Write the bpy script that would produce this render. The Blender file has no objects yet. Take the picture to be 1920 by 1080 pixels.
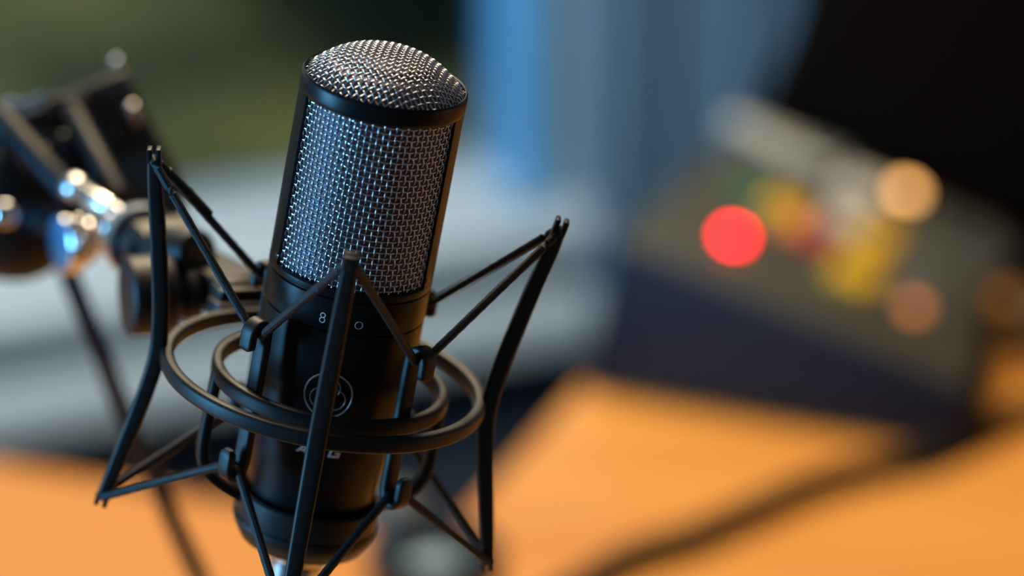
import bpy, bmesh, math, random
import numpy as np
from mathutils import Vector, Matrix
random.seed(7)
PI = math.pi
scene = bpy.context.scene
COL = scene.collection
V = Vector

# ------------------------------------------------------------ camera model
FPX = 7200.0
PITCH = math.radians(22.0)
CAM = V((0, 0, 1.65))
FWD = V((0, math.cos(PITCH), -math.sin(PITCH)))
RGT = V((1, 0, 0))
UPV = V((0, math.sin(PITCH), math.cos(PITCH)))
def ray(x, y): return FWD + RGT * ((x - 960) / FPX) + UPV * ((540 - y) / FPX)
def un(x, y, d): return CAM + ray(x, y) * d
def onz(x, y, z):
    r = ray(x, y); return CAM + r * ((z - CAM.z) / r.z)
def onplane(x, y, p0, n):
    r = ray(x, y); return CAM + r * ((p0 - CAM).dot(n) / r.dot(n))

# ------------------------------------------------------------ materials
def mat(name, col, rough=.5, metal=0., emit=None, es=0., spec=None, noise=None, bump=None, alpha=None, coat=0., trans=0.):
    m = bpy.data.materials.new(name); m.use_nodes = True
    nt = m.node_tree; b = nt.nodes['Principled BSDF']
    b.inputs['Base Color'].default_value = (*col, 1)
    b.inputs['Roughness'].default_value = rough
    b.inputs['Metallic'].default_value = metal
    if spec is not None: b.inputs['Specular IOR Level'].default_value = spec
    if coat: b.inputs['Coat Weight'].default_value = coat
    if trans: b.inputs['Transmission Weight'].default_value = trans
    if emit:
        b.inputs['Emission Color'].default_value = (*emit, 1); b.inputs['Emission Strength'].default_value = es
    tc = nt.nodes.new('ShaderNodeTexCoord')
    if noise:                       # (scale, second colour, detail, stretch)
        sc, c2, det, st = noise
        mp = nt.nodes.new('ShaderNodeMapping'); mp.inputs['Scale'].default_value = st
        n = nt.nodes.new('ShaderNodeTexNoise'); n.inputs['Scale'].default_value = sc; n.inputs['Detail'].default_value = det
        r = nt.nodes.new('ShaderNodeValToRGB')
        r.color_ramp.elements[0].color = (*col, 1); r.color_ramp.elements[1].color = (*c2, 1)
        r.color_ramp.elements[0].position = .35; r.color_ramp.elements[1].position = .65
        nt.links.new(tc.outputs['Object'], mp.inputs['Vector']); nt.links.new(mp.outputs[0], n.inputs['Vector'])
        nt.links.new(n.outputs['Fac'], r.inputs['Fac']); nt.links.new(r.outputs['Color'], b.inputs['Base Color'])
    if bump:                        # (scale, strength, distance)
        n2 = nt.nodes.new('ShaderNodeTexNoise'); n2.inputs['Scale'].default_value = bump[0]; n2.inputs['Detail'].default_value = 3
        bp = nt.nodes.new('ShaderNodeBump'); bp.inputs['Strength'].default_value = bump[1]; bp.inputs['Distance'].default_value = bump[2]
        nt.links.new(tc.outputs['Object'], n2.inputs['Vector']); nt.links.new(n2.outputs['Fac'], bp.inputs['Height'])
        nt.links.new(bp.outputs[0], b.inputs['Normal'])
    return m
M = {}
M['body'] = mat('satin_black_body', (.006, .0052, .0048), .36, 0, bump=(2500, .12, .0001), spec=.25)
M['mount'] = mat('matte_black_mount', (.010, .009, .0075), .47, 0, bump=(1800, .15, .0001), spec=.36)
M['wire'] = mat('nickel_wire', (.74, .72, .72), .20, 1)
M['strut'] = mat('dark_strut', (.006, .008, .012), .5, spec=.2)
M['gauze'] = mat('inner_gauze', (.19, .165, .20), .5, .8, bump=(1400, .6, .0003))
M['cord'] = mat('braided_elastic', (.010, .009, .009), .62, 0, bump=(1500, .5, .0003))
M['mark'] = mat('printed_mark', (.80, .80, .80), .5)
M['emblem'] = mat('polished_emblem', (.85, .84, .82), .38, 1)
M['chrome'] = mat('chrome', (.85, .83, .80), .10, 1)
M['chrome_soft'] = mat('brushed_steel', (.70, .69, .68), .28, 1)
M['blue_reflection'] = mat('blue_reflection_disc', (.10, .40, .75), .42, 1)  # blue light reflected by the bolt face, set as its metal colour
M['chrome_lever'] = mat('satin_chrome', (.85, .82, .74), .24, 1)
M['plastic'] = mat('black_plastic', (.006, .0055, .005), .52, 0, bump=(600, .1, .0002))
M['plastic_brown'] = mat('worn_black_casting', (.020, .014, .009), .5, 0, bump=(300, .2, .0004))
M['gloss'] = mat('glossy_black', (.010, .012, .016), .16, 0)
M['desk'] = mat('orange_beech', (.68, .285, .052), .45, 0, noise=(3.0, (.60, .235, .038), 4, (1, 9, 1)))
M['desk_edge'] = mat('desk_edging', (.75, .46, .30), .5)
M['steel'] = mat('grey_steel_leg', (.10, .10, .11), .45, .6)
M['white_paint'] = mat('white_paint', (.70, .72, .72), .45, bump=(40, .05, .001))
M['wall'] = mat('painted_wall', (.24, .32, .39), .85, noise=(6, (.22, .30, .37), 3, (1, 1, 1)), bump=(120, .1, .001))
M['daylit_blue'] = mat('daylit_blue_frame', (.16, .50, .86), .5)  # blue daylight on the window post is put into its base colour
M['wall_room'] = mat('room_wall', (.22, .22, .22), .9, noise=(2, (.20, .20, .20), 2, (1, 1, 1)))
M['wall_low'] = mat('shaded_lower_wall', (.055, .062, .082), .8, noise=(5, (.045, .05, .07), 3, (1, 1, 1)))  # shade below the trim is put into this dark colour
M['floor'] = mat('dark_carpet', (.040, .045, .060), .95, noise=(60, (.03, .034, .045), 4, (1, 1, 1)), bump=(300, .5, .002))
M['curtain'] = mat('blue_grey_curtain', (.125, .19, .25), .85, noise=(2, (.11, .165, .22), 3, (1, 1, .2)), bump=(900, .2, .0005))
M['glass'] = mat('window_glass', (1, 1, 1), 0.0, 0, trans=1.)
M['glass'].node_tree.nodes['Principled BSDF'].inputs['IOR'].default_value = 1.45
M['lawn'] = mat('lawn', (.028, .045, .024), .95, noise=(3.2, (.38, .32, .08), 3, (1, 1, 1)), bump=(90, .6, .02))
M['leaf'] = mat('hedge_leaf', (.030, .065, .045), .6, noise=(3, (.05, .085, .04), 2, (1, 1, 1)))
M['bark'] = mat('hedge_bark', (.05, .035, .025), .9)
M['navy'] = mat('navy_side_panel', (.0065, .007, .014), .6, spec=.3)
M['panel'] = mat('olive_grey_panel', (.042, .040, .029), .5, noise=(20, (.034, .033, .024), 3, (1, 1, 1)))
M['panel_dark'] = mat('dark_grey_panel', (.055, .058, .055), .5)
M['key_grey'] = mat('grey_key', (.30, .29, .25), .5)
M['key_light'] = mat('pale_key', (.42, .38, .32), .5)
M['key_green'] = mat('green_key', (.010, .13, .055), .45)
M['key_yellow'] = mat('yellow_key', (.62, .34, .008), .45)
M['key_orange'] = mat('orange_key', (.72, .24, .02), .45)
M['key_red'] = mat('red_key', (.42, .03, .03), .45)
M['led_red'] = mat('lit_red_led', (.9, .02, .04), .4, emit=(1, .001, .012), es=24)
M['led_amber'] = mat('lit_amber_lamp', (.9, .5, .2), .4, emit=(1, .47, .13), es=5.2)
M['led_orange'] = mat('dim_orange_lamp', (.6, .2, .05), .4, emit=(1, .27, .05), es=1.2)
M['speaker'] = mat('black_cabinet', (.006, .004, .0035), .9, spec=0.0)
M['grillecloth'] = mat('black_grille_cloth', (.006, .0035, .003), .9, spec=0.0, bump=(900, .4, .0005))
M['cable'] = mat('black_rubber_cable', (.006, .005, .005), .6, spec=.25)
M['blue_rod'] = mat('dark_blue_rod', (.005, .009, .016), .45, spec=.3)
M['pale_blue'] = mat('pale_blue_cap', (.30, .46, .58), .2)
M['pale_grey'] = mat('pale_grey_rubber', (.10, .105, .095), .6)

# ------------------------------------------------------------ object helpers
MW = {}                                    # world matrix of every Empty we parent to
def thing(name, label, cat, loc=(0, 0, 0), rot=None, group=None):
    o = bpy.data.objects.new(name, None); COL.objects.link(o)
    mw = Matrix.Translation(V(loc)) @ (rot.to_4x4() if rot else Matrix.Identity(4))
    o.matrix_world = mw; MW[o.name] = mw
    o.empty_display_size = .02
    o['label'] = label; o['category'] = cat
    if group: o['group'] = group
    return o
class MB:
    def __init__(s): s.v = []; s.f = []; s.sm = []
    def add(s, vs, fs, smooth=True):
        n = len(s.v); s.v += [tuple(v) for v in vs]
        s.f += [tuple(i + n for i in f) for f in fs]; s.sm += [smooth] * len(fs)
        return s
    def build(s, name, m, parent=None, world=False, label=None, sharp=35, inv=None):
        """world=True: the vertices are world coordinates and are moved into the parent's space"""
        vs = s.v
        mi = None
        if parent is not None and world:
            mi = MW[parent.name].inverted()
            vs = [tuple(mi @ V(v)) for v in vs]
        if inv is not None:
            vs = [tuple(inv @ V(v)) for v in vs]
        me = bpy.data.meshes.new(name)
        me.from_pydata(vs, [], s.f); me.validate()
        me.polygons.foreach_set('use_smooth', [True] * len(me.polygons))
        bm = bmesh.new(); bm.from_mesh(me); bmesh.ops.recalc_face_normals(bm, faces=bm.faces); bm.to_mesh(me); bm.free()
        me.set_sharp_from_angle(angle=math.radians(sharp))
        me.materials.append(M[m] if isinstance(m, str) else m)
        o = bpy.data.objects.new(name, me); COL.objects.link(o)
        if parent is not None: o.parent = parent
        if label: o['label'] = label
        return o
def frame_of(d):
    d = d.normalized()
    a = V((0, 0, 1)) if abs(d.z) < .9 else V((1, 0, 0))
    x = a.cross(d).normalized(); y = d.cross(x).normalized()
    return x, y, d
def lathe_on(mb, p, d, prof, seg=48, cap=True):
    """profile of (radius, distance along d) turned about the axis p + t*d"""
    x, y, z = frame_of(V(d)); p = V(p); vs = []; fs = []
    for r, t in prof:
        for k in range(seg):
            a = 2 * PI * k / seg
            vs.append(p + z * t + (x * math.cos(a) + y * math.sin(a)) * max(r, 1e-6))
    n = len(prof)
    for i in range(n - 1):
        for k in range(seg):
            k2 = (k + 1) % seg
            fs.append((i * seg + k, i * seg + k2, (i + 1) * seg + k2, (i + 1) * seg + k))
    if cap:
        fs.append(tuple(range(seg - 1, -1, -1))); fs.append(tuple(range((n - 1) * seg, n * seg)))
    return mb.add(vs, fs)
def cyl(mb, a, b, r, bev=.0006, seg=40):
    a, b = V(a), V(b); L = (b - a).length
    return lathe_on(mb, a, b - a, [(r - bev, 0), (r - bev * .3, bev * .3), (r, bev), (r, L - bev), (r - bev * .3, L - bev * .3), (r - bev, L)], seg)
def sweep(mb, path, sec, ref, closed=False, scales=None, caps=True):
    """section points (a,b) swept along path; a goes along side = tangent x ref_i, b along ref_i"""
    n = len(path); k = len(sec); vs = []; fs = []
    for i, p in enumerate(path):
        p = V(p)
        q0 = V(path[(i - 1) % n]) if (closed or i > 0) else p
        q1 = V(path[(i + 1) % n]) if (closed or i < n - 1) else p
        t = (q1 - q0).normalized()
        rr = V(ref[i]) if isinstance(ref, list) else V(ref)
        b = (rr - t * rr.dot(t)).normalized(); a = t.cross(b)
        s = scales[i] if scales else (1, 1)
        for u, w in sec: vs.append(p + a * (u * s[0]) + b * (w * s[1]))
    m = n if closed else n - 1
    for i in range(m):
        j = (i + 1) % n
        for q in range(k):
            q2 = (q + 1) % k
            fs.append((i * k + q, i * k + q2, j * k + q2, j * k + q))
    if caps and not closed:
        fs.append(tuple(range(k - 1, -1, -1))); fs.append(tuple(range((n - 1) * k, n * k)))
    return mb.add(vs, fs)
def rrect(w, h, r, n=3):
    """rounded rectangle section"""
    out = []
    for cx, cy, a0 in ((w / 2 - r, h / 2 - r, 0), (-w / 2 + r, h / 2 - r, 90), (-w / 2 + r, -h / 2 + r, 180), (w / 2 - r, -h / 2 + r, 270)):
        for i in range(n + 1):
            a = math.radians(a0 + 90 * i / n); out.append((cx + r * math.cos(a), cy + r * math.sin(a)))
    return out
def circ(r, n=10): return [(r * math.cos(2 * PI * i / n), r * math.sin(2 * PI * i / n)) for i in range(n)]
def catmull(pts, n=6, closed=False):
    pts = [V(p) for p in pts]; out = []; N = len(pts)
    rng = range(N) if closed else range(N - 1)
    for i in rng:
        p0 = pts[(i - 1) % N] if (closed or i > 0) else pts[0] * 2 - pts[1]
        p1 = pts[i]; p2 = pts[(i + 1) % N]
        p3 = pts[(i + 2) % N] if (closed or i < N - 2) else pts[-1] * 2 - pts[-2]
        for k in range(n):
            t = k / n
            out.append(.5 * ((2 * p1) + (p2 - p0) * t + (2 * p0 - 5 * p1 + 4 * p2 - p3) * t * t + (3 * p1 - p0 - 3 * p2 + p3) * t ** 3))
    if not closed: out.append(pts[-1])
    return out
def tube(mb, pts, r, seg=10, closed=False, n=6, smooth=True):
    path = catmull(pts, n, closed) if smooth else [V(p) for p in pts]
    # parallel transported reference
    refs = []; t = (path[1] - path[0]).normalized()
    b = frame_of(t)[0]
    for i in range(len(path)):
        q0 = path[max(i - 1, 0)]; q1 = path[min(i + 1, len(path) - 1)]
        t = (q1 - q0).normalized(); b = (b - t * b.dot(t)).normalized(); refs.append(b.copy())
    return sweep(mb, path, circ(r, seg), refs, closed)
def box(mb, c, ax, ay, az, sx, sy, sz, bev=.001):
    """bevelled box: centre, axes and full sizes"""
    bm = bmesh.new(); bmesh.ops.create_cube(bm, size=1)
    for v in bm.verts: v.co = V((v.co.x * sx, v.co.y * sy, v.co.z * sz))
    if bev: bmesh.ops.bevel(bm, geom=bm.edges[:], offset=bev, segments=2, affect='EDGES', profile=.5)
    bm.verts.ensure_lookup_table(); bm.verts.index_update()
    ax, ay, az = V(ax), V(ay), V(az); c = V(c)
    vs = [c + ax * v.co.x + ay * v.co.y + az * v.co.z for v in bm.verts]
    fs = [[v.index for v in f.verts] for f in bm.faces]; bm.free()
    return mb.add(vs, fs)
def prism(mb, poly, off, bev=0.0):
    """polygon (3D points) extruded by vector off, with optional bevel"""
    bm = bmesh.new()
    a = [bm.verts.new(V(p)) for p in poly]; b = [bm.verts.new(V(p) + V(off)) for p in poly]
    n = len(poly); bm.faces.new(a[::-1]); bm.faces.new(b)
    for i in range(n): bm.faces.new((a[i], a[(i + 1) % n], b[(i + 1) % n], b[i]))
    bmesh.ops.recalc_face_normals(bm, faces=bm.faces)
    if bev: bmesh.ops.bevel(bm, geom=bm.edges[:], offset=bev, segments=3, affect='EDGES', profile=.5)
    bm.verts.index_update()
    vs = [v.co.copy() for v in bm.verts]; fs = [[v.index for v in f.verts] for f in bm.faces]; bm.free()
    return mb.add(vs, fs)
def struct(o, kind='structure'):
    o['kind'] = kind; return o

X, Y, Z = V((1, 0, 0)), V((0, 1, 0)), V((0, 0, 1))
DESK_Z = .75

# ============================================================ THE SHOCK MOUNT
TH = math.radians(10.6)
ROT = Matrix.Rotation(TH, 3, 'Y')
O = un(610, 694, 1.279)
mount = thing('shock_mount', 'black spider shock mount with elastic cords around the condenser microphone', 'microphone mount', O, ROT @ Matrix.Rotation(math.radians(-1.4), 3, 'X'))
mm = .001
def cylp(r, deg, z, cx=0.):
    a = math.radians(deg); return V((r * math.cos(a) + cx, r * math.sin(a), z)) * mm
def ring_band(mb, r0, r1, z0, z1, bev, seg=128, cx=0., cup=False):
    """rounded rectangular ring"""
    w = r1 - r0; h = z1 - z0
    path = [cylp((r0 + r1) / 2, 360 * i / seg, (z0 + z1) / 2, cx) for i in range(seg)]
    sec = [(a * mm, b * mm) for a, b in rrect(w, h, bev, 4)]
    return sweep(mb, path, sec, (0, 0, 1), closed=True)
b = MB(); ring_band(b, 50.6, 54.9, -5.6, 0, 1.4); outer = b.build('outer_ring', 'mount', mount)

ARM = [(67.2, 63), (65.6, 54), (63.0, 42), (60.2, 28), (57.6, 14), (56.2, 3), (55.9, -3.3), (56.4, -10), (58.4, -22), (61.2, -36), (63.9, -49), (65.8, -58)]
def arm_mesh(deg, kb=1.0):
    mb = MB(); a = math.radians(deg); rad = V((math.cos(a), math.sin(a), 0)); tan = V((-math.sin(a), math.cos(a), 0))
    pts = catmull([rad * (r * mm) + Z * (z * mm) for r, z in ARM], 5)
    n = len(pts)
    sc = []
    for i in range(n):
        t = i / (n - 1)
        w = .86 + .24 * math.sin(PI * t)
        sc.append((w, w))
    sec = [(u * mm, w * mm) for u, w in rrect(5.8, 5.2, 1.2, 3)]
    sweep(mb, pts, sec, rad, scales=sc)
    # forked tips: two prongs side by side in the radial direction, at both ends
    for end in (0, -1):
        p = pts[end]; d = (pts[end] - pts[1 if end == 0 else -2]).normalized()
        q = (rad - d * rad.dot(d)).normalized()
        for s in (-1, 1):
            box(mb, p + q * (s * 1.45 * mm) + d * (1.4 * mm), tan, q, d, 4.8 * mm, 1.6 * mm, 5.0 * mm, .35 * mm)
    return mb
for deg in (180, 0, 270, 90):
    arm = arm_mesh(deg).build('arm', 'mount', mount)
    a = math.radians(deg); tan = V((-math.sin(a), math.cos(a), 0)); rad = V((math.cos(a), math.sin(a), 0))
    j = MB(); box(j, rad * (54.6 * mm) - Z * (2.9 * mm), rad, tan, Z, 3.2 * mm, 6.4 * mm, 5.4 * mm, .9 * mm); j.build('joint_pad', 'mount', arm)

CX = 2.2
b = MB(); ring_band(b, 36.2, 40.0, -6.2, -.4, 1.3, cx=CX); b.build('inner_ring', 'mount', mount)
def cage_pt(r, deg, z): return cylp(r, deg, z, CX)
HOOK = [(41.4, 14.0), (41.4, 17), (41.3, 19.6), (40.6, 21.8), (38.9, 23.1), (37.0, 22.9), (35.4, 21.4), (34.7, 18.5), (34.6, 10), (34.6, 0), (34.6, -3), (34.6, -14), (34.6, -24),
        (34.8, -27.4), (35.8, -30.3), (37.8, -31.8), (40.0, -31.2), (41.3, -29), (41.5, -26), (41.4, -21.5)]
for deg in (225, 315, 135, 45):
    mb = MB(); a = math.radians(deg); rad = V((math.cos(a), math.sin(a), 0)); tan = V((-math.sin(a), math.cos(a), 0))
    pts = catmull([cage_pt(r, deg, z) for r, z in HOOK], 4)
    sc = [(1, 1)] * len(pts); sc[0] = (.6, .5); sc[-1] = (.6, .5); sc[1] = (.92, .9); sc[-2] = (.92, .9)
    refs = [tan] * len(pts)
    sweep(mb, pts, [(u * mm, w * mm) for u, w in rrect(3.2, 5.9, 1.0, 3)], refs, scales=sc)
    mb.build('hook_bar', 'mount', mount)
# side brackets from the inner ring down to the cup
BR = [(38.4, -3), (38.8, -12), (39.2, -24), (38.8, -33), (36.2, -39.5), (31.5, -43.5), (26, -46.5), (22, -48.5)]
for deg in (193, 13):
    mb = MB(); a = math.radians(deg); tan = V((-math.sin(a), math.cos(a), 0))
    pts = catmull([cage_pt(r, deg, z) for r, z in BR], 5)
    sweep(mb, pts, [(u * mm, w * mm) for u, w in rrect(3.6, 5.6, 1.1, 3)], [tan] * len(pts))
    mb.build('cup_bracket', 'mount', mount)
# threaded cup that the microphone's base sits in
cup = MB(); lathe_on(cup, V((CX, 0, 0)) * mm, Z, [(r * mm, z * mm) for r, z in
    [(21.9, -55), (21.9, -44.6), (22.5, -43.8), (23.6, -43.8), (24.2, -44.5), (24.2, -56.0), (23.6, -57.4), (21.2, -61.6), (20.4, -62.0), (11, -62.0), (11, -60), (20, -58.5)]], 72, cap=False)
cupo = cup.build('base_cup', 'mount', mount)
kn = MB(); lathe_on(kn, V((CX, 0, 0)) * mm, Z, [(r * mm, z * mm) for r, z in [(24.25, -55.2), (24.6, -55.0), (24.6, -53.4), (24.25, -53.2)]], 72, cap=False)
kn.build('cup_rim', 'mount', cupo)

# elastic cords: one closed zigzag above, one below
def zigzag(top):
    st = []
    order = [(180, 'a'), (135, 'h'), (90, 'a'), (45, 'h'), (0, 'a'), (315, 'h'), (270, 'a'), (225, 'h')]
    for deg, k in order:
        a = math.radians(deg); tan = V((-math.sin(a), math.cos(a), 0))
        if k == 'a':
            p = cylp(67.0 if top else 66.0, deg, 62.5 if top else -58.2)
            w = 2.0
            pr = cylp(68.2 if top else 67.2, deg, 63.0 if top else -58.8)
        else:
            p = cage_pt(38.1, deg, 19.6 if top else -28.4); w = 2.4
            pr = cage_pt(38.1, deg, 20.2 if top else -29.0)
        st.append((p + tan * (w * mm), pr, p - tan * (w * mm)))
    pts = []
    for a_, m_, c_ in st: pts += [a_, m_, c_]
    # ordering runs clockwise (180 -> 135 ...): tangent points counter-clockwise, so enter at +tan
    return pts
cordr = 1.45
def fine(pts):
    """straight runs with many rings; small rounded corners"""
    out = []; n = len(pts)
    for i in range(n):
        a = pts[i]; c = pts[(i + 1) % n]; L = (c - a).length
        k = 2 if L < .01 else 26
        for q in range(k): out.append(a.lerp(c, q / k))
    return out
for top in (True, False):
    p = fine(zigzag(top)); mb = MB(); refs = []
    n = len(p)
    for i in range(n):
        t = (p[(i + 1) % n] - p[i - 1]).normalized()
        r = V((p[i].x, p[i].y, 0)).normalized(); refs.append((Z * .7 + r * .7) if abs(t.dot((Z + r).normalized())) < .9 else (Z - r))
    sc = [(1 + .06 * (i % 2), 1 + .06 * (i % 2)) for i in range(n)]
    sweep(mb, p, [(u * mm, w * mm) for u, w in circ(cordr, 10)], refs, closed=True, scales=sc)
    mb.build('elastic_cord', 'cord', mount)
def crimp(a, c, t0, t1, r):
    mb = MB(); p0 = a.lerp(c, t0); p1 = a.lerp(c, t1); L = (p1 - p0).length
    prof = [(r * .7, 0), (r, .4 * mm), (r, L * .45), (r * 1.12, L * .47), (r * 1.12, L * .52), (r, L * .54), (r, L - .4 * mm), (r * .75, L)]
    lathe_on(mb, p0, p1 - p0, prof, 14); return mb
A_ = cylp(67, 180, 62.5) + V((0, 2, 0)) * mm; B_ = cage_pt(38.1, 135, 19.6)
crimp(A_, B_, .10, .48, 1.75 * mm).build('crimp_sleeve', 'cord', mount, label='thicker sleeve closing the elastic cord')
A2 = cylp(66, 180, -58.2) + V((0, 2, 0)) * mm; B2 = cage_pt(38.1, 135, -28.4)
crimp(A2, B2, .22, .55, 1.7 * mm).build('crimp_sleeve', 'cord', mount, label='thicker sleeve closing the elastic cord')

# lug on the back of the ring and the swivel that carries the mount
lug = MB()
def loc_of(p): return MW[mount.name].inverted() @ V(p)
la = math.radians(121); lr = V((math.cos(la), math.sin(la), 0)); lt = V((-math.sin(la), math.cos(la), 0))
box(lug, lr * (58 * mm) - Z * (2.6 * mm), lt, lr, Z, 26 * mm, 9 * mm, 7.5 * mm, 1.0 * mm)
box(lug, lr * (61 * mm) + lt * (2 * mm) + Z * (2.8 * mm), lt, lr, Z, 18 * mm, 8 * mm, 4.5 * mm, .8 * mm)
lugo = lug.build('mounting_lug', 'mount', mount)
g = MB(); box(g, lr * (62.5 * mm) + lt * (3 * mm) + Z * (5.6 * mm), lt, lr, Z, 14 * mm, 3.6 * mm, 1.6 * mm, .4 * mm); g.build('lug_step', 'mount', lugo)
sw = MB()
P0 = loc_of(un(452, 552, 1.345)); P1 = loc_of(un(352, 500, 1.372)); P2 = loc_of(un(296, 440, 1.392))
n1 = (V((0, 0, 1)) + (loc_of(CAM) - P0).normalized() * .25).normalized()
path = catmull([P0, P0.lerp(P1, .5), P1, P2], 5)
sweep(sw, path, [(u * mm, w * mm) for u, w in rrect(21, 13, 1.6, 3)], n1, scales=[(.82 + .3 * i / len(path), 1) for i in range(len(path))])
sw.build('swivel_arm', 'mount', mount)
yk = MB(); cyl(yk, loc_of(un(300, 470, 1.366)), loc_of(un(372, 478, 1.352)), 9 * mm, 1 * mm)
yk.build('swivel_barrel', 'mount', mount)
kb = MB(); K0 = loc_of(un(236, 556, 1.348)); K1 = loc_of(un(336, 550, 1.354))
kd = (K1 - K0); KL = kd.length
lathe_on(kb, K0, kd, [(10.5 * mm, -.3 * mm), (13.0 * mm, 0), (14.0 * mm, .9 * mm), (14.2 * mm, 2 * mm), (14.2 * mm, KL * .80), (13.4 * mm, KL * .86), (8 * mm, KL * .9), (7 * mm, KL * 1.25)], 56)
kbo = kb.build('thumb_knob', 'plastic', mount)
k2 = MB(); lathe_on(k2, K1 + kd.normalized() * (1 * mm), kd, [(9 * mm, 0), (9.6 * mm, .6 * mm), (9.6 * mm, 5 * mm), (9 * mm, 5.6 * mm)], 40); k2.build('knob_washer', 'plastic', kbo)

# ============================================================ THE MICROPHONE
mic = thing('condenser_microphone', 'black studio condenser microphone with silver woven grille and domed top', 'microphone', O + ROT @ (V((CX, 0, -54)) * mm), ROT)
ZO = 54.0                                   # mic-local z = mount z + ZO
def ml(*zs): return [z + ZO for z in zs]
def lathe_mic(prof, seg=96, cap=True):
    return lathe_on(MB(), V((0, 0, 0)), Z, [(r * mm, (z + ZO) * mm) for r, z in prof], seg, cap)
lathe_mic([(20, -53.8), (21.0, -52.8), (21.5, -44), (22.4, -36), (23.6, -26), (24.9, -15), (26.0, -3), (26.7, 10), (26.9, 20), (26.9, 24.6), (26.3, 24.8), (26.3, 25.4)], 96).build('body', 'body', mic)
bandm = lathe_mic([(26.3, 25.0), (27.0, 25.5), (27.1, 26.2), (27.1, 36.2), (26.7, 36.6), (26.5, 36.7), (26.5, 37.6)], 96).build('switch_band', 'body', mic)
# head frame: top ring, two posts, bottom ring
fr = MB()
lathe_on(fr, V((0, 0, 0)), Z, [(r * mm, (z + ZO) * mm) for r, z in [(26.1, 98.4), (26.8, 98.0), (27.15, 98.6), (27.3, 99.6), (27.3, 103.0), (27.15, 104.0), (26.7, 104.5), (26.3, 104.3), (26.1, 103.6), (26.1, 98.4)]], 120, cap=False)
lathe_on(fr, V((0, 0, 0)), Z, [(r * mm, (z + ZO) * mm) for r, z in [(25.6, 37.0), (27.1, 37.1), (27.2, 37.4), (27.2, 39.2), (26.9, 39.6), (25.6, 39.7), (25.6, 37.0)]], 120, cap=False)
OPEN = 64.0
for side in (0, 180):
    half = 90 - OPEN; vs = []; fs = []; na = 16; zz = [38.5, 99.5]
    rr_ = [26.2, 27.15]
    for z in zz:
        for r in rr_:
            for i in range(na + 1):
                a = math.radians(side - half + 2 * half * i / na)
                vs.append(V((r * math.cos(a), r * math.sin(a), z + ZO)) * mm)
    n_ = na + 1
    def idx(zi, ri, i): return (zi * 2 + ri) * n_ + i
    for i in range(na):
        fs += [(idx(0, 1, i), idx(0, 1, i + 1), idx(1, 1, i + 1), idx(1, 1, i)), (idx(0, 0, i + 1), idx(0, 0, i), idx(1, 0, i), idx(1, 0, i + 1))]
    fs += [(idx(0, 0, 0), idx(0, 1, 0), idx(1, 1, 0), idx(1, 0, 0)), (idx(0, 1, na), idx(0, 0, na), idx(1, 0, na), idx(1, 1, na))]
    fr.add(vs, fs)
fro = fr.build('head_frame', 'body', mic)
for deg in (205, 335):
    a = math.radians(deg); p = V((27.05 * math.cos(a), 27.05 * math.sin(a), 42.2 + ZO)) * mm
    s_ = MB(); lathe_on(s_, p, V((math.cos(a), math.sin(a), 0)), [(1.0 * mm, 0), (1.0 * mm, .25 * mm), (.7 * mm, .4 * mm), (.3 * mm, .2 * mm)], 14); s_.build('screw', 'gloss', fro)
# woven side grille
def weave_side():
    mb = MB(); NC = 84; RG = 25.7; z0, z1 = 38.6, 99.6; pitch = 1.95; NR = int((z1 - z0) / pitch)
    amp = .27; wr = .285; sec = circ(wr * mm, 6)
    for c in range(NC):
        th = 2 * PI * c / NC; rad = V((math.cos(th), math.sin(th), 0)); path = []
        n = NR * 4 + 1
        for i in range(n):
            rowpos = i / 4; ph = math.cos(PI * (rowpos)) * (1 if c % 2 == 0 else -1)
            ph = math.copysign(abs(ph) ** .7, ph)
            path.append((rad * (RG + amp * ph) + Z * (z0 + rowpos * pitch + ZO)) * mm)
        sweep(mb, path, sec, rad, caps=False)
    for r in range(NR + 1):
        path = []; refs = []
        n = NC * 4
        for i in range(n):
            cp = i / 4; th = 2 * PI * cp / NC; rad = V((math.cos(th), math.sin(th), 0))
            ph = -math.cos(PI * cp) * (1 if r % 2 == 0 else -1)
            ph = math.copysign(abs(ph) ** .7, ph)
            path.append((rad * (RG + amp * ph) + Z * (z0 + r * pitch + ZO)) * mm); refs.append(rad)
        sweep(mb, path, sec, refs, closed=True)
    return mb
weave_side().build('side_grille', 'wire', mic, sharp=180)
def dome_z(r, R=26.0, h=11.2): 
    q = min(1, r / R); return 103.3 + h * (1 - q ** 2.5)
def weave_dome():
    mb = MB(); R = 26.0; pitch = 1.7; N = int(R / pitch); wr = .25; sec = circ(wr * mm, 6)
    for ori in (0, 1):
        for k in range(-N, N + 1):
            y = k * pitch; hx = math.sqrt(max(0, R * R - y * y)); m = int(hx / pitch * 4)
            path = []; refs = []
            for i in range(-m, m + 1):
                x = i * pitch / 4; ph = math.cos(PI * i / 4) * (1 if k % 2 == 0 else -1) * (1 if ori == 0 else -1)
                r = math.hypot(x, y); e = .3
                sl = (dome_z(min(r + e, R)) - dome_z(r - e if r > e else 0)) / (2 * e)
                nrm = V((-sl * x / max(r, .01), -sl * y / max(r, .01), 1)).normalized()
                p = V((x, y, dome_z(r) + ZO)) + nrm * (.25 * ph)
                rot = math.radians(38); 
                if ori: p = V((p.y, p.x, p.z)); nrm = V((nrm.y, nrm.x, nrm.z))
                rm = Matrix.Rotation(rot, 3, 'Z')
                path.append((rm @ p) * mm); refs.append(rm @ nrm)
            if len(path) > 2: sweep(mb, path, sec, refs, caps=False)
    return mb
weave_dome().build('dome_grille', 'wire', mic, sharp=180)
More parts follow.
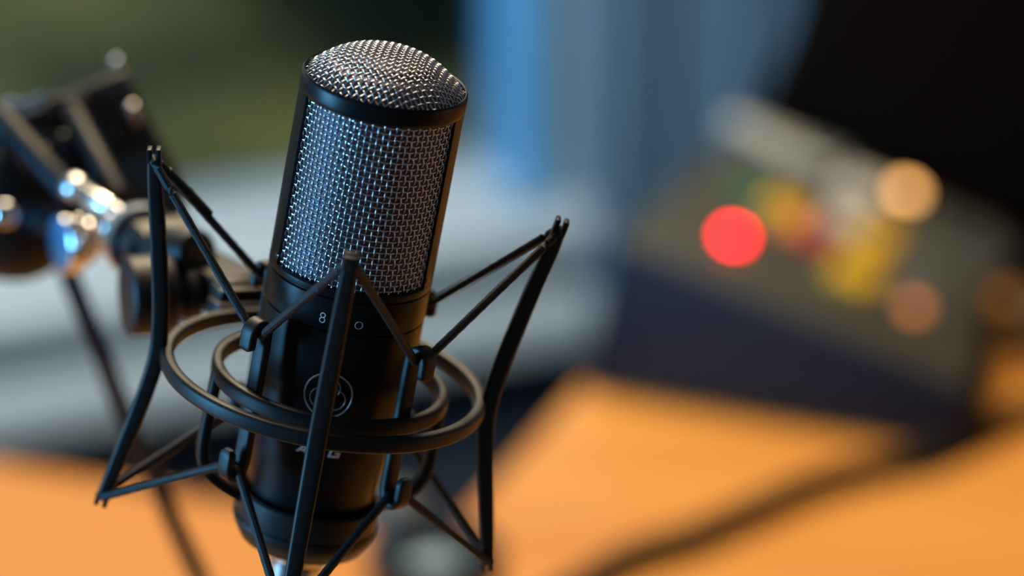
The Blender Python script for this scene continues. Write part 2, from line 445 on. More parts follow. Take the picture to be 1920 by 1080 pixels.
lathe_mic([(24.4, 38.2), (24.4, 100), (24.6, 103.0), (22.5, 106.5), (19, 109.6), (14, 111.6), (7, 112.7), (.01, 113.0)], 72).build('inner_gauze', 'gauze', mic, label='dark fine gauze behind the silver mesh')

# markings, wrapped on the body (radius at the height, azimuth 270 = front)
def body_r(z):
    pr = [(-52.8, 21.0), (-44, 21.5), (-36, 22.4), (-26, 23.6), (-15, 24.9), (-3, 26.0), (10, 26.7), (20, 26.9), (24.7, 26.9), (25.5, 27.1), (37, 27.1)]
    for (a, ra), (c, rc) in zip(pr, pr[1:]):
        if a <= z <= c: return ra + (rc - ra) * (z - a) / (c - a)
    return 27.1
def wrap(x, z, lift=.05):
    r = body_r(z); a = math.radians(270) + x / r
    return V(((r + lift) * math.cos(a), (r + lift) * math.sin(a), z + ZO)) * mm
def stroke(mb, pts, w, lift=.02, closed=False):
    """flat raised stroke following 2D points on the body"""
    path = [wrap(x, z, lift) for x, z in pts]
    refs = [V((p.x, p.y, 0)).normalized() for p in path]
    return sweep(mb, path, [(-w / 2 * mm, 0), (-w * .35 * mm, .10 * mm), (w * .35 * mm, .10 * mm), (w / 2 * mm, 0), (w / 2 * mm, -.1 * mm), (-w / 2 * mm, -.1 * mm)], refs, closed=closed)
def arc(cx, cz, r, a0, a1, n=28):
    full = abs(a1 - a0) >= 360
    m = n if full else n + 1
    return [(cx + r * math.cos(math.radians(a0 + (a1 - a0) * i / n)), cz + r * math.sin(math.radians(a0 + (a1 - a0) * i / n))) for i in range(m)]
e = MB(); EZ = 2.6; EX = -.5
stroke(e, arc(EX, EZ, 8.0, 0, 360, 64), .5, closed=True)
for ang in (90, 210, 330):
    cx = EX + 2.6 * math.cos(math.radians(ang)); cz = EZ + 2.6 * math.sin(math.radians(ang))
    stroke(e, arc(cx, cz, 3.6, ang - 118, ang + 118, 36), .36)
e.build('emblem', 'emblem', mic, label='thin silver ring emblem with three overlapping arcs')
def poly_mark(mb, poly, lift=.07):
    """filled polygon wrapped on the body with a little thickness"""
    bm = bmesh.new(); vs = [bm.verts.new((x, z, 0)) for x, z in poly]; bm.faces.new(vs)
    bmesh.ops.triangulate(bm, faces=bm.faces[:]); bm.verts.index_update()
    base = [wrap(v.co.x, v.co.y, .0) for v in bm.verts]; top = [wrap(v.co.x, v.co.y, lift) for v in bm.verts]; n = len(base)
    fs = [[v.index + n for v in f.verts] for f in bm.faces] + [[v.index for v in f.verts][::-1] for f in bm.faces]
    m = len(poly); fs += [(i, (i + 1) % m, (i + 1) % m + n, i + n) for i in range(m)]
    bm.free(); return mb.add(base + top, fs)
def italic(poly, ox, oz, s): return [(ox + (x + .22 * y) * s, oz + y * s) for x, y in poly]
L = MB(); LH = 3.5; oz = -20.3
# A (left leg, right leg, bar), K, G in heavy wide capitals, unit height 1
for pl in ([(0, 0), (.28, 0), (.80, .92), (.80, 1), (.56, 1)], [(.80, 1), (.56, 1), (.92, 0), (1.20, 0), (1.06, 1)], [(.32, .18), (1.0, .18), (.95, .38), (.40, .38)]):
    poly_mark(L, italic(pl, -7.9, oz, LH))
for pl in ([(0, 0), (.26, 0), (.26, 1), (0, 1)], [(.26, .42), (.80, 1), (1.14, 1), (.42, .28)], [(.42, .58), (.60, .70), (1.20, 0), (.84, 0)]):
    poly_mark(L, italic(pl, -3.0, oz, LH * .92))
for pl in ([(.0, .06), (.24, .06), (.24, .94), (.0, .94)], [(.06, .77), (1.12, .77), (1.14, 1), (.08, 1)], [(.04, 0), (1.10, 0), (1.10, .24), (.04, .24)], [(.86, .1), (1.10, .1), (1.10, .58), (.86, .58)], [(.56, .40), (1.0, .40), (1.0, .60), (.56, .60)]):
    poly_mark(L, italic(pl, 2.9, oz, LH))
L.build('lettering', 'mark', mic, label='bold white printed letters')
s8 = MB(); stroke(s8, arc(-6.9, 30.3, .78, 0, 360, 24), .36, .05, True); stroke(s8, arc(-6.9, 28.6, .88, 0, 360, 24), .36, .05, True); s8.build('figure_eight_symbol', 'mark', mic)
so = MB(); stroke(so, arc(5.2, 29.0, 1.25, 0, 360, 32), .26, .05, True); so.build('circle_symbol', 'mark', mic)
sc_ = MB(); stroke(sc_, arc(-.7, 29.2, 1.15, -60, 240, 28), .26, .05); stroke(sc_, [(-.1, 28.2), (-.7, 28.9), (-1.3, 28.2)], .26, .05); sc_.build('cardioid_symbol', 'mark', mic)

# ============================================================ MICROPHONE CABLE under the mic
cbase = O + ROT @ (V((CX, 0, -57)) * mm)
dn = ROT @ V((0, 0, -1))
mc = thing('microphone_cable', 'black cable with silver barrel plug pushed into the microphone base', 'cable', cbase)
b = MB(); lathe_on(b, cbase, dn, [(r * mm, t * mm) for r, t in [(8.6, 0), (9.1, .4), (9.1, 12), (8.9, 12.4), (8.9, 13.4), (9.3, 13.8), (9.3, 46), (8.8, 47)]], 56); b.build('plug_barrel', 'chrome_soft', mc, world=True, label='silver barrel')
b = MB(); lathe_on(b, cbase + dn * (47 * mm), dn, [(r * mm, t * mm) for r, t in [(8.4, 0), (7.8, 6), (5.5, 16), (3.6, 22), (3.3, 24)]], 40); b.build('strain_relief', 'cable', mc, world=True)
end = cbase + dn * (70 * mm)
pts = [end - dn * .01, end, end + dn * .03, end + dn * .09, V((end.x - .025, end.y - .01, .92)), V((end.x - .03, end.y - .03, .83)), V((end.x - .02, end.y - .06, .772)), V((end.x + .02, end.y - .10, DESK_Z + .0042)), V((end.x + .12, end.y - .13, DESK_Z + .0042)), V((end.x + .4, end.y - .16, DESK_Z + .0042))]
b = MB(); tube(b, pts, .0032, 10); b.build('cord', 'cable', mc, world=True)

# ============================================================ BOOM STAND (left, behind the mount)
stand = thing('microphone_stand', 'black boom stand with chrome bolts and clutch holding the shock mount at left', 'microphone stand', (-.42, 1.52, DESK_Z))
def S(mb, name, m, parent=stand, label=None):
    if parent is stand: return mb.build(name, m, stand, world=True, label=label)
    return mb.build(name, m, parent, label=label, inv=MW[stand.name].inverted())
# pivot drum with bright rim
D0 = un(262, 452, 1.405); dd = (un(300, 478, 1.385) - D0).normalized()
b = MB(); lathe_on(b, D0 - dd * .004, dd, [(9 * mm, 0), (12.6 * mm, .3 * mm), (13.6 * mm, 1.4 * mm), (13.8 * mm, 5 * mm), (13.5 * mm, 7.4 * mm), (12.4 * mm, 8.0 * mm), (11.7 * mm, 7.6 * mm), (11.5 * mm, 4 * mm), (8 * mm, 3.6 * mm)], 56)
drum = S(b, 'pivot_collar', 'chrome_soft', label='bright silver collar')
b = MB(); cyl(b, D0, D0 + dd * .022, 10.6 * mm, 1 * mm); S(b, 'pivot_core', 'gloss')
# chrome bolt with flat face, its blue reflection put into the colour
B0 = un(112, 458, 1.43); B1 = un(196, 446, 1.438); bd = (B1 - B0).normalized()
b = MB(); lathe_on(b, B0, bd, [(10.4 * mm, 0), (11.2 * mm, .5 * mm), (11.4 * mm, 1.2 * mm), (11.4 * mm, 6.5 * mm), (10.6 * mm, 7.2 * mm), (7 * mm, 7.4 * mm)], 56)
bolt = S(b, 'clamp_bolt', 'chrome', label='polished round bolt head')
b = MB(); lathe_on(b, B0 - bd * .0005, bd, [(.1 * mm, 0), (9.6 * mm, 0), (10.2 * mm, .2 * mm), (10.2 * mm, .7 * mm)], 48); S(b, 'bolt_face', 'blue_reflection', bolt, 'metal disc with a blue reflection in its colour')
b = MB(); lathe_on(b, B0 + bd * .0072, bd, [(6 * mm, 0), (6.4 * mm, .3 * mm), (6.4 * mm, 2.5 * mm), (8.6 * mm, 2.8 * mm), (8.8 * mm, 4 * mm), (7.5 * mm, 5 * mm), (5 * mm, 5.4 * mm), (5 * mm, 13 * mm)], 40); S(b, 'washer_stack', 'chrome', bolt)
# locking lever, bright
b = MB(); a0 = un(140, 352, 1.425); a1 = un(206, 390, 1.41); cyl(b, a0, a1, 3.6 * mm, 1 * mm, 24); lev = S(b, 'locking_lever', 'chrome_lever', label='shiny chrome lever')
b = MB(); lathe_on(b, a0 - (a1 - a0).normalized() * .004, a1 - a0, [(2 * mm, 0), (4.6 * mm, 1.2 * mm), (5.4 * mm, 4 * mm), (4.8 * mm, 7 * mm), (3.4 * mm, 9 * mm)], 28); S(b, 'lever_ball', 'chrome_soft', lev)
b = MB(); lathe_on(b, a1, a1 - a0, [(3 * mm, -1 * mm), (3 * mm, 3 * mm), (2.6 * mm, 8 * mm)], 20); S(b, 'lever_pin', 'chrome_soft', lev)
# fork piece between lever and collar
b = MB(); tube(b, [un(206, 395, 1.41), un(205, 425, 1.405), un(196, 450, 1.41)], 2.8 * mm, 14); S(b, 'linkage_pin', 'chrome_soft')
# big clutch body
C0 = un(30, 398, 1.475); cd = (un(120, 420, 1.42) - C0).normalized()
b = MB(); lathe_on(b, C0 - cd * .022, cd, [(14 * mm, 0), (21 * mm, 2 * mm), (25.5 * mm, 7 * mm), (27 * mm, 14 * mm), (26.6 * mm, 24 * mm), (24 * mm, 31 * mm), (18 * mm, 36 * mm), (10 * mm, 38 * mm)], 64)
clutch = S(b, 'clutch_housing', 'plastic')
b = MB(); cyl(b, C0 + cd * .012, B1, 6 * mm, .5 * mm, 28); S(b, 'clutch_axle', 'gloss', clutch)
b = MB(); pb = un(10, 402, 1.437); lathe_on(b, pb, CAM - pb, [(4.8 * mm, -4 * mm), (4.8 * mm, 0), (3.8 * mm, 1.2 * mm), (2 * mm, 1.8 * mm)], 20); S(b, 'clutch_screw', 'chrome', clutch, 'small shiny screw head')
# cast block up behind, with two bright corner screws
hc = un(196, 262, 1.50); h1 = (un(300, 400, 1.475) - un(215, 150, 1.50)).normalized(); h2 = (CAM - hc).normalized(); h2 = (h2 - h1 * h2.dot(h1)).normalized(); h3 = h1.cross(h2)
b = MB(); pl = [(70, 190), (236, 128), (264, 190), (305, 265), (345, 345), (350, 405), (220, 440), (110, 330)]
prism(b, [un(x, y, 1.475) for x, y in pl], (un(200, 250, 1.515) - un(200, 250, 1.475)), .003)
blk = S(b, 'cast_block', 'plastic_brown')
for (x, y, d, r, mt) in ((248, 204, 1.473, 2.6, 'chrome'), (255, 224, 1.474, 2.0, 'chrome_soft'), (218, 114, 1.497, 1.8, 'chrome_soft')):
    p = un(x, y, d); b = MB(); lathe_on(b, p + (p - CAM).normalized() * .004, CAM - p, [(r * .9 * mm, 0), (r * mm, 3 * mm), (r * .92 * mm, 4 * mm), (r * .7 * mm, 4.8 * mm), (r * .35 * mm, 5.3 * mm), (.01 * mm, 5.5 * mm)], 20); S(b, 'block_screw', mt, blk, 'bright screw head')
b = MB(); cyl(b, un(185, 250, 1.468), un(185, 250, 1.478), 8 * mm, .6 * mm, 32); S(b, 'block_boss', 'gloss', blk)
# two struts running down from the block to the collar
for (p, q, r) in ((un(-10, 205, 1.462), un(140, 372, 1.432), 4.6), (un(132, 205, 1.468), un(224, 372, 1.425), 4.4)):
    b = MB(); cyl(b, p, q, r * mm, 1 * mm, 28); st_ = S(b, 'strut', 'strut')
for (x, y) in ((44, 275), (83, 282), (118, 258)):
    p = un(x, y, 1.452); b = MB(); lathe_on(b, p + (p - CAM).normalized() * .004, CAM - p, [(1.9 * mm, 0), (2.2 * mm, 3 * mm), (1.2 * mm, 4.5 * mm)], 18); S(b, 'rivet', 'plastic_brown')
b = MB(); box(b, un(62, 300, 1.478), RGT, UPV, FWD, .036, .026, .02, .004); S(b, 'strut_bridge', 'plastic')
# chrome wing nut at the very left
W = un(22, 214, 1.462); b = MB()
lathe_on(b, W, (CAM - W), [(5 * mm, -6 * mm), (6 * mm, 0), (5 * mm, 3 * mm), (2 * mm, 4.5 * mm)], 28)
box(b, W + RGT * .007 + UPV * .003 + (CAM - W).normalized() * .001, (RGT + UPV * .4).normalized(), (UPV - RGT * .4).normalized(), (CAM - W).normalized(), .015, .006, .004, .0014)
box(b, W - RGT * .009 - UPV * .004, (RGT + UPV * .4).normalized(), (UPV - RGT * .4).normalized(), (CAM - W).normalized(), .015, .006, .004, .0014)
S(b, 'wing_nut', 'chrome', label='chrome wing nut')
b = MB(); box(b, un(70, 212, 1.475), (RGT + UPV * .12).normalized(), (UPV - RGT * .12).normalized(), FWD, .040, .011, .014, .003); S(b, 'top_bracket', 'plastic_brown')
# boom, pole and base run on to the left
pole_top = V((-.42, 1.52, 1.165))
b = MB(); cyl(b, C0 - cd * .004, pole_top + V((-.08, .03, .03)), 8 * mm, 1 * mm, 28); S(b, 'boom_arm', 'plastic')
b = MB(); cyl(b, V((-.42, 1.52, DESK_Z + .012)), pole_top + V((0, 0, .02)), 9 * mm, 1 * mm, 28); S(b, 'pole', 'plastic')
b = MB(); lathe_on(b, V((-.42, 1.52, DESK_Z)), Z, [(.085, 0), (.09, .002), (.09, .008), (.085, .012), (.02, .016), (.012, .03)], 56); S(b, 'base', 'plastic')
b = MB(); box(b, pole_top, X, Y, Z, .04, .04, .05, .006); S(b, 'boom_clamp', 'plastic')

# thin cable hanging from the clutch down to the desk
hp = [un(112, 470, 1.50), un(135, 530, 1.50), un(180, 640, 1.51), un(238, 790, 1.53), un(292, 905, 1.55), un(340, 1010, 1.57), un(385, 1110, 1.60), un(415, 1200, 1.76)]
hp += [onz(440, 1290, DESK_Z) + Z * .014, onz(430, 1380, DESK_Z) + Z * .0052, onz(330, 1500, DESK_Z) + Z * .0050, onz(100, 1620, DESK_Z) + Z * .0050, onz(-100, 1680, DESK_Z) + Z * .0050]
b = MB(); tube(b, hp, .0040, 12)
hc_ = b.build('hanging_cable', 'blue_rod'); hc_['label'] = 'dark slim cable slanting down behind the left arm of the shock mount'; hc_['category'] = 'cable'

# ============================================================ DESKS
L1a, L1b = onz(0, 868, DESK_Z), onz(740, 990, DESK_Z)
L2a, L2b = onz(1062, 742, DESK_Z), onz(880, 942, DESK_Z)
def line_x(p, d, y): return p + d * ((y - p.y) / d.y)
d1_ = (L1b - L1a).normalized(); d2_ = (L2b - L2a).normalized()
def isect(p, d, q, e_):
    den = d.x * e_.y - d.y * e_.x; t = ((q.x - p.x) * e_.y - (q.y - p.y) * e_.x) / den; return p + d * t
corner = isect(L1a, d1_, L2a, d2_)
def at_x(p, d, x): return p + d * ((x - p.x) / d.x)
TK = .028
def desk(name_label, poly, legs):
    c = sum((V(p) for p in poly), V()) / len(poly)
    t = thing('desk', name_label, 'desk', (c.x, c.y, 0))
    b = MB(); prism(b, [V((p.x, p.y, DESK_Z - TK)) for p in poly], V((0, 0, TK)), .0025); b.build('desktop', 'desk', t, world=True)
    for (x, y) in legs:
        b = MB(); box(b, V((x, y, (DESK_Z - TK) / 2 - .002)), X, Y, Z, .05, .05, DESK_Z - TK - .004, .004); b.build('leg', 'steel', t, world=True)
far_l = at_x(L1a, d1_, -1.5)
near_c = line_x(L2a, d2_, .95)
A = [V((-1.5, .95, 0)), near_c, corner, far_l]
desk('orange wooden desk at left, ending in a dark gap before the window', A, [(-1.42, 1.04), (-.45, 1.04), (-1.42, 2.05), (-.24, 1.84)])
far_corner = L2a - d2_ * .62
gap = V((.003, 0, 0))
Bp = [near_c + gap, V((1.6, .95, 0)), V((1.6, far_corner.y + .25, 0)), V((far_corner.x, far_corner.y, 0)) + gap, L2a + gap]
desk('orange wooden desk at right carrying the button console', Bp, [(.0, 1.04), (1.5, 1.04), (1.5, 2.5), (.30, 2.35)])

# ============================================================ CONSOLE
b1, b2 = onz(1088, 735, DESK_Z), onz(1775, 850, DESK_Z)
sd = (b2 - b1).normalized(); nn = V((-sd.y, sd.x, 0))          # nn points away from the camera
if nn.y < 0: nn = -nn
b1 = b1 + Z * .004; b2 = b2 + Z * .004
t1 = onplane(1152, 448, b1, nn); t2 = onplane(1822, 738, b1, nn)
# depth so that the far top-left corner lies on the line of sight seen in the photo
best = min((abs((lambda q: 960 + FPX * (q - CAM).dot(RGT) / (q - CAM).dot(FWD))(t1 + nn * (k * .005)) - 1395), k * .005) for k in range(5, 120))[1]
DEP = best
cons = thing('button_console', 'slope-topped navy control console with coloured keys and a lit red lamp', 'control console', (b1 + b2) / 2 - Z * .004 + nn * DEP / 2)
TP = .045
hv = [b1, b2, t2, t1]; fv = [b1 + nn * DEP, b2 + nn * DEP - sd * TP, t2 + nn * DEP - (t2 - t1).normalized() * TP, t1 + nn * DEP]
b = MB(); bm = bmesh.new(); q8 = [bm.verts.new(p) for p in hv + fv]
for f_ in ((0, 1, 2, 3), (7, 6, 5, 4), (0, 4, 5, 1), (1, 5, 6, 2), (2, 6, 7, 3), (3, 7, 4, 0)): bm.faces.new([q8[i] for i in f_])
bmesh.ops.recalc_face_normals(bm, faces=bm.faces); bmesh.ops.bevel(bm, geom=bm.edges[:], offset=.004, segments=3, affect='EDGES', profile=.5); bm.verts.index_update()
b.add([v.co.copy() for v in bm.verts], [[v.index for v in f.verts] for f in bm.faces]); bm.free(); b.build('housing', 'navy', cons, world=True)
pn = (t2 - t1).normalized().cross(nn).normalized()
if pn.z < 0: pn = -pn
ps = (t2 - t1).normalized()
PLn = (t2 - t1).length
def onpanel(x, y, h=.002): return onplane(x, y, t1 + pn * .0025, pn)
e3 = .003; b = MB(); prism(b, [t1 + ps * e3 + nn * e3 - pn * .001, t2 - ps * e3 + nn * e3 - pn * .001, t2 - ps * (e3 + TP) + nn * (DEP - e3) - pn * .001, t1 + ps * e3 + nn * (DEP - e3) - pn * .001], pn * .0035, .001); b.build('top_panel', 'panel', cons, world=True)
def key(x, y, sx, sy, h, m, name='key', label=None):
    p = onpanel(x, y); b = MB(); box(b, p + pn * (h / 2 - .0004), ps, nn, pn, sx, sy, h, min(.0015, h * .3)); return b.build(name, m, cons, world=True, label=label)
def lamp(x, y, r, m, label):
    p = onpanel(x, y); b = MB(); lathe_on(b, p - pn * .0004, pn, [(r * 1.25, 0), (r * 1.25, .002), (r, .0024)], 28); hs = b.build('lamp_bezel', 'panel_dark', cons, world=True)
    b = MB(); lathe_on(b, p + pn * .002, pn, [(r, 0), (r, .002), (r * .8, .0035), (r * .4, .0045), (.0001, .0048)], 28); b.build('lamp_lens', m, hs, inv=MW[cons.name].inverted(), label=label)
lamp(1373, 452, .0058, 'led_red', 'glowing red lens')
lamp(1697, 368, .0066, 'led_amber', 'glowing amber lens')
lamp(1712, 586, .0058, 'led_orange', 'dim orange lens')
key(1408, 372, .020, .020, .006, 'key_green', label='green key')
key(1468, 398, .024, .022, .006, 'key_yellow', label='mustard yellow key')
key(1486, 432, .022, .014, .006, 'key_orange', label='orange key')
key(1524, 448, .022, .024, .006, 'key_red', label='dark red key')
key(1600, 528, .030, .030, .008, 'key_yellow', label='bright yellow key')
key(1640, 462, .022, .034, .008, 'key_yellow', label='mustard yellow key')
key(1582, 420, .026, .030, .005, 'key_light', label='pale key')
key(1612, 360, .030, .036, .005, 'key_light', label='pale key')
key(1430, 258, .050, .022, .005, 'key_grey', label='grey key')
key(1492, 290, .050, .024, .005, 'key_light', label='pale grey key')
key(1545, 300, .030, .022, .005, 'panel_dark', label='charcoal key')
b = MB(); box(b, onpanel(1770, 500), ps, nn, pn, .055, .13, .004, .001); b.build('display_plate', 'panel_dark', cons, world=True)
key(1775, 445, .020, .03, .0065, 'panel', label='grey key'); key(1778, 545, .020, .03, .005, 'panel', label='grey key')
for (px_, py_) in ((.01, .012), (.19, .012), (.01, .2), (.19, .2)):
    b = MB(); q = b1 + sd * px_ + nn * py_; q.z = DESK_Z; lathe_on(b, q, Z, [(.006, 0), (.007, .001), (.007, .0055)], 20); b.build('foot', 'cable', cons, world=True)

# amber lamp unit at the right edge, standing on the desk
ap = onz(1935, 700, DESK_Z); lampo = thing('desk_signal_lamp', 'small black box with a round amber light at the far right edge', 'lamp', (ap.x + .02, ap.y + .02, DESK_Z))
b = MB(); q = V((ap.x + .02, ap.y + .02, DESK_Z)); box(b, q + Z * .02, X, Y, Z, .05, .05, .04, .004); b.build('housing', 'panel_dark', lampo, world=True)
q2 = un(1932, 532, (q - CAM).dot(FWD) - .01); b = MB(); cyl(b, q + Z * .038, V((q.x, q.y, q2.z - .004)), .004, .0005, 18); b.build('stalk', 'cable', lampo, world=True)
b = MB(); lathe_on(b, V((q.x, q.y, q2.z)) , V((-.2, -1, .35)), [(.006, -.008), (.008, -.004), (.008, 0), (.006, .003), (.002, .005)], 24); b.build('lens', 'led_amber', lampo, world=True, label='glowing amber lens')

# ============================================================ BLACK SPEAKER CABINET behind the console
sp0 = t1 + nn * (DEP + .03); sp0.z = DESK_Z
def onback(x, y): return onplane(x, y, sp0, nn)
q_a = onback(1392, 262); q_b = onback(1497, 0)
slope = (q_b - q_a); 
za = DESK_Z; HGT = .30
bl = q_a + slope * ((za - q_a.z) / slope.z); tl = q_a + slope * ((za + HGT - q_a.z) / slope.z)
wd = .34
spk = thing('speaker_cabinet', 'large black cabinet with a slanted side standing behind the button console', 'loudspeaker', bl + sd * wd / 2 + nn * .1)
b = MB(); prism(b, [bl, bl + sd * (wd + .06), tl + sd * (wd - .12), tl], nn * .22, .008); b.build('cabinet', 'speaker', spk, world=True)
b = MB(); fr_c = [bl + sd * .02 + Z * .02 + slope.normalized() * 0, bl + sd * (wd + .03) + Z * .02, tl + sd * (wd - .14) - Z * .02, tl + sd * .02 - Z * .02]
prism(b, [p - nn * .001 for p in fr_c], -nn * .004, .001); b.build('front_cloth', 'grillecloth', spk, world=True)

# ============================================================ CABLE ACROSS THE RIGHT DESK
cp = [(600, 2300), (560, 1800), (740, 1380), (930, 1220), (1110, 1108), (1190, 1066), (1290, 1035), (1400, 986), (1520, 934), (1640, 900), (1740, 880), (1840, 832), (1940, 790), (2080, 740), (2500, 640), (3000, 600)]
b = MB(); tube(b, [onz(x, y, DESK_Z) + Z * .0078 for x, y in cp], .0076, 14)
dc = b.build('desk_cable', 'cable'); dc['label'] = 'thick black cable running diagonally across the right desk'; dc['category'] = 'cable'

# ============================================================ ROUND DEVICE under the microphone, at the bottom edge
rp = onz(815, 1112, DESK_Z); rd = thing('round_dish', 'round black-rimmed dish with pale blue glossy centre at the bottom edge', 'dish', rp)
b = MB(); lathe_on(b, rp, Z, [(.026, 0), (.033, .001), (.036, .010), (.037, .024), (.034, .028), (.026, .028), (.022, .024), (.0215, .012), (.022, .006)], 56); b.build('rim', 'gloss', rd, world=True)
b = MB(); lathe_on(b, rp + Z * .0062, Z, [(.0205, 0), (.0195, .006), (.016, .011), (.010, .014), (.0001, .015)], 48); b.build('centre', 'pale_blue', rd, world=True, label='pale blue glossy dome')
gp = onz(745, 1000, DESK_Z); gp = V((gp.x, gp.y, DESK_Z))
b = MB(); lathe_on(b, gp, Z, [(.013, 0), (.015, .001), (.0155, .006), (.0145, .016), (.012, .022), (.009, .024)], 40)
gr_ = b.build('rubber_cap', 'pale_grey'); gr_['label'] = 'small pale grey cap on the desk behind the black-rimmed dish'; gr_['category'] = 'cap'

# ============================================================ WINDOW WALL
w0, w1 = onz(0, 842, .43), onz(1080, 652, .43)
dw = (w1 - w0).normalized(); nw = V((dw.y, -dw.x, 0))
if nw.y > 0: nw = -nw                       # points to the room
TD = .06
WO = w0 - nw * TD; WO.z = 0                 # point on the wall plane
def wp(s, z, off=0.): return WO + dw * s + nw * off + Z * z
def s_at(px, py, off=0.):
    q = onplane(px, py, wp(0, 0, off), nw); return (q - WO).dot(dw), q.z
def wbox(mb, s0, s1, z0, z1, o0, o1, bev=.002):
    return box(mb, wp((s0 + s1) / 2, (z0 + z1) / 2, (o0 + o1) / 2), dw, nw, Z, s1 - s0, o1 - o0, z1 - z0, bev)
sJ, _ = s_at(908, 180, -.045); sK, _ = s_at(1012, 180)
_, zsill = s_at(330, 452)
SL, SR = -2.4, 2.7
LOWZ = .428
print('INFO jamb', sJ, sK, 'sill z', zsill)
wall = MB()
wbox(wall, SL, SR, 0.0, LOWZ, -.16, 0, 0)
struct(wall.build('wall_lower', 'wall_low'))
wall = MB()
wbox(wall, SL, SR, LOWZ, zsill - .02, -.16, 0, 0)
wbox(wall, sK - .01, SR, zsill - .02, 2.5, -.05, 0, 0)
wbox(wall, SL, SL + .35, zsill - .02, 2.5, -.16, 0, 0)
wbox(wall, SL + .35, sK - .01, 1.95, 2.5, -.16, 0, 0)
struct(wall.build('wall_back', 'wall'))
win = thing('window_1', 'white framed window looking out on a dark garden', 'window', wp(-.3, zsill - .02)); struct(win)
b = MB()
jb = MB(); wbox(jb, sJ, sK, zsill - .015, 1.95, -.045, .012, .004); jb.build('frame_post', 'daylit_blue', win, world=True, label='right post with blue daylight in its colour')
wbox(b, SL + .33, SL + .40, zsill - .015, 1.95, -.09, .012, .004)
wbox(b, SL + .33, sK, 1.90, 1.97, -.09, .012, .004)
wbox(b, SL + .33, sJ + .002, zsill - .018, zsill + .004, -.09, .006, .003)   # bottom rail
b.build('window_frame', 'white_paint', win, world=True)
b = MB(); wbox(b, SL + .36, sJ + .01, zsill - .01, 1.94, -.032, -.028, 0); b.build('pane', 'glass', win, world=True)
b = MB(); wbox(b, SL, sK + .10, zsill - .040, zsill - .019, .0, .055, .004); struct(b.build('window_sill', 'white_paint'))
sT, _ = s_at(1125, 590, TD)
b = MB(); wbox(b, SL, sT, .430, .472, .001, TD, .005); struct(b.build('trim_1', 'white_paint'))
# curtain right of the window
cs0 = sK + .012; n = 170; vs = []; fs = []; wdt = .62
for zi, z in enumerate((.46, .80, 1.3, 2.3)):
    for side in (0, 1):
        for i in range(n + 1):
            s = cs0 + wdt * i / n
            fold = .016 * math.sin(i / n * wdt / .050 * 2 * PI + .4 * math.sin(i * .13)) + .006 * math.sin(i * .61)
            vs.append(wp(s, z, .075 + fold * (1 + .05 * zi) + side * .002))
m_ = n + 1
for zi in range(3):
    for i in range(n):
        for side in (0, 1):
            a = (zi * 2 + side) * m_ + i; c = ((zi + 1) * 2 + side) * m_ + i
            fs.append((a, a + 1, c + 1, c))
for i in range(n):
    fs.append((i, i + 1, m_ + i + 1, m_ + i)); a = 6 * m_ + i; fs.append((a, a + 1, a + 1 + m_, a + m_))
for zi in range(3):
    for e_ in (0, n):
        a = zi * 2 * m_ + e_; fs.append((a, a + m_, a + 3 * m_, a + 2 * m_))
cu = thing('curtain', 'grey-blue curtain hanging in folds right of the window', 'curtain', wp(cs0 + wdt / 2, .46, .075))
b = MB(); b.add(vs, fs); b.build('fabric', 'curtain', cu, world=True)
b = MB(); cyl(b, wp(cs0 - .05, 2.31, .075), wp(cs0 + wdt + .05, 2.31, .075), .010, .002); b.build('rod', 'steel', cu, world=True)
for s in (cs0 - .03, cs0 + wdt + .03):
    b = MB(); cyl(b, wp(s, 2.31, .0), wp(s, 2.31, .075), .006, .001); b.build('rod_bracket', 'steel', cu, world=True)

# floor
b = MB(); pf = [V((-2.6, -.6, -.05)), V((2.6, -.6, -.05)), wp(SR, -.05), wp(SL, -.05)]
prism(b, pf, Z * .05); struct(b.build('floor', 'floor'))

b = MB(); box(b, V((-2.65, 1.0, 1.25)), X, Y, Z, .1, 3.4, 2.6, 0); struct(b.build('wall_left', 'wall_room'))
b = MB(); box(b, V((2.65, 1.6, 1.25)), X, Y, Z, .1, 4.6, 2.6, 0); struct(b.build('wall_right', 'wall_room'))
b = MB(); box(b, V((0, -.66, 1.25)), X, Y, Z, 5.4, .1, 2.6, 0); struct(b.build('wall_front', 'wall_room'))
b = MB(); prism(b, [V((-2.7, -.7, 2.5)), V((2.7, -.7, 2.5)), wp(SR + .8, 2.5, -.16), wp(SL - .9, 2.5, -.16)], Z * .06); struct(b.build('ceiling', 'wall_room'))
# ============================================================ OUTSIDE
b = MB(); c0 = wp(0, -.15, -.3)
prism(b, [wp(-8, -.22, -.2), wp(6, -.22, -.2), wp(6, -.22, -9), wp(-8, -.22, -9)], Z * .02); struct(b.build('ground', 'lawn'))
def hedge(s0, s1, o0, o1, h, nleaf, lab):
    t = thing('hedge', lab, 'hedge', wp((s0 + s1) / 2, -.2, (o0 + o1) / 2))
    b = MB(); k = int((s1 - s0) / .35) + 1
    for i in range(k):
        s = s0 + (i + .5) * (s1 - s0) / k; tube(b, [wp(s, -.2, (o0 + o1) / 2), wp(s + .05, h * .4, (o0 + o1) / 2), wp(s - .03, h * .85, (o0 + o1) / 2)], .025, 8)
    b.build('stem', 'bark', t, world=True)
    b = MB()
    for _ in range(nleaf):
        s = random.uniform(s0, s1); o = random.uniform(o0, o1); z = -.2 + h * random.random() ** .8
        p = wp(s, z + .05, o); d = V((random.uniform(-1, 1), random.uniform(-1, 1), random.uniform(-1, 1))).normalized(); x, y, _z = frame_of(d); L_ = random.uniform(.05, .09)
        b.add([p - x * L_, p - y * L_ * .45, p + x * L_, p + y * L_ * .45 + d * .01], [(0, 1, 2, 3)])
    f = b.build('foliage', 'leaf', t, world=True); return t
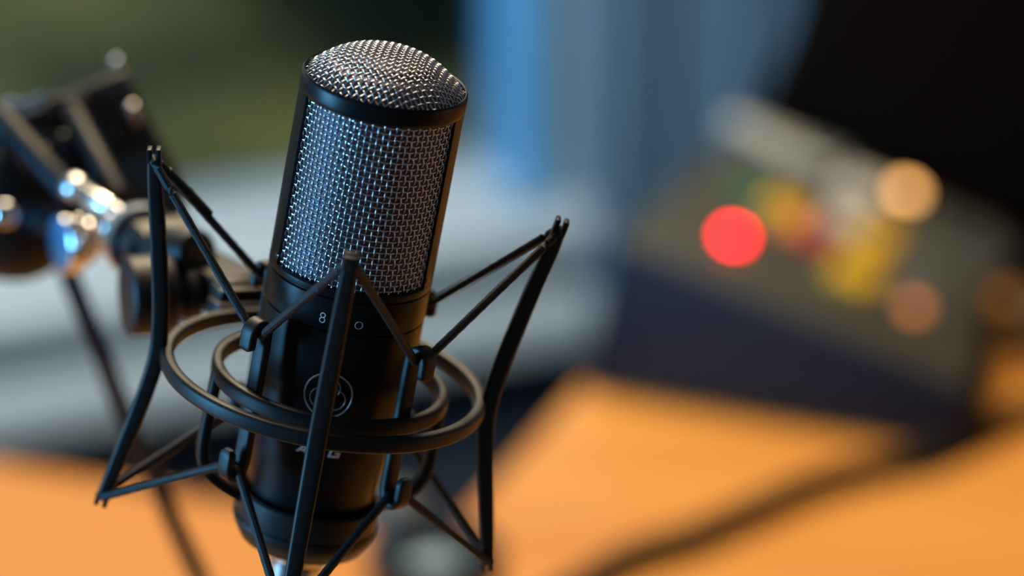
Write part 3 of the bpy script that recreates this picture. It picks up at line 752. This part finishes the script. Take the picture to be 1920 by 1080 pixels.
# dark hedge seen through the top of the window
ga, gb = onz(640, 150, -.18), onz(1010, 110, -.18)
sa = (ga - WO).dot(dw); sb = (gb - WO).dot(dw); og = (ga - WO).dot(nw)
hedge(sa, sb + .3, og - .45, og, .45, 5000, 'dark green hedge seen through the window behind the microphone')

# ============================================================ LIGHTS
def area(name, loc, target, size, power, col, sy=None):
    l = bpy.data.lights.new(name, 'AREA'); l.energy = power; l.color = col; l.size = size
    if sy: l.shape = 'RECTANGLE'; l.size_y = sy
    o = bpy.data.objects.new(name, l); COL.objects.link(o); o.location = loc
    o.rotation_euler = (V(target) - V(loc)).to_track_quat('-Z', 'Y').to_euler(); return o
area('daylight_left', (-1.7, .80, 1.25), O, .42, 42, (.16, .55, 1.0), .75)
area('warm_fill_right', (1.3, 1.35, .95), O, .5, .8, (1.0, .62, .34))  # unseen fill added to warm the microphone's right side
sp = bpy.data.lights.new('desk_spot', 'SPOT'); sp.energy = 41; sp.color = (1, .78, .46); sp.spot_size = math.radians(70); sp.spot_blend = .35; sp.shadow_soft_size = .12
so_ = bpy.data.objects.new('desk_spot', sp); COL.objects.link(so_); so_.location = (-.03, 2.2, 1.95)
so_.rotation_euler = (V((-.20, 1.72, .75)) - V((-.03, 2.2, 1.95))).to_track_quat('-Z', 'Y').to_euler()
area('ceiling_lamp', (-.15, 2.05, 2.3), O, .7, 24, (1, .82, .58))
ws = bpy.data.lights.new('wall_fill', 'SPOT'); ws.energy = 135; ws.color = (.66, .90, 1.0); ws.spot_size = math.radians(34); ws.spot_blend = .4; ws.shadow_soft_size = .15  # unseen cool spot added to brighten the sill and window wall
wo = bpy.data.objects.new('wall_fill', ws); COL.objects.link(wo); wo.location = (-.15, 1.5, 2.4)
wo.rotation_euler = (V((-.13, 2.80, .45)) - V((-.15, 1.5, 2.4))).to_track_quat('-Z', 'Y').to_euler()
wd_ = bpy.data.worlds.new('World'); scene.world = wd_; wd_.use_nodes = True
bg = wd_.node_tree.nodes['Background']; bg.inputs[0].default_value = (.62, .85, .95, 1); bg.inputs[1].default_value = .62

# ============================================================ CAMERA
cam = bpy.data.cameras.new('Camera'); co = bpy.data.objects.new('Camera', cam); COL.objects.link(co)
co.location = CAM; co.rotation_euler = (PI / 2 - PITCH, 0, 0)
cam.sensor_width = 36; cam.lens = FPX * 36 / 1920
cam.clip_start = .05; cam.clip_end = 60
cam.dof.use_dof = True; cam.dof.focus_distance = 1.238; cam.dof.aperture_fstop = 3.5
scene.camera = co
scene.view_settings.view_transform = 'Standard'; scene.view_settings.look = 'None'
scene.view_settings.exposure = 0.0; scene.view_settings.gamma = 1.0; scene.view_settings.use_curve_mapping = False
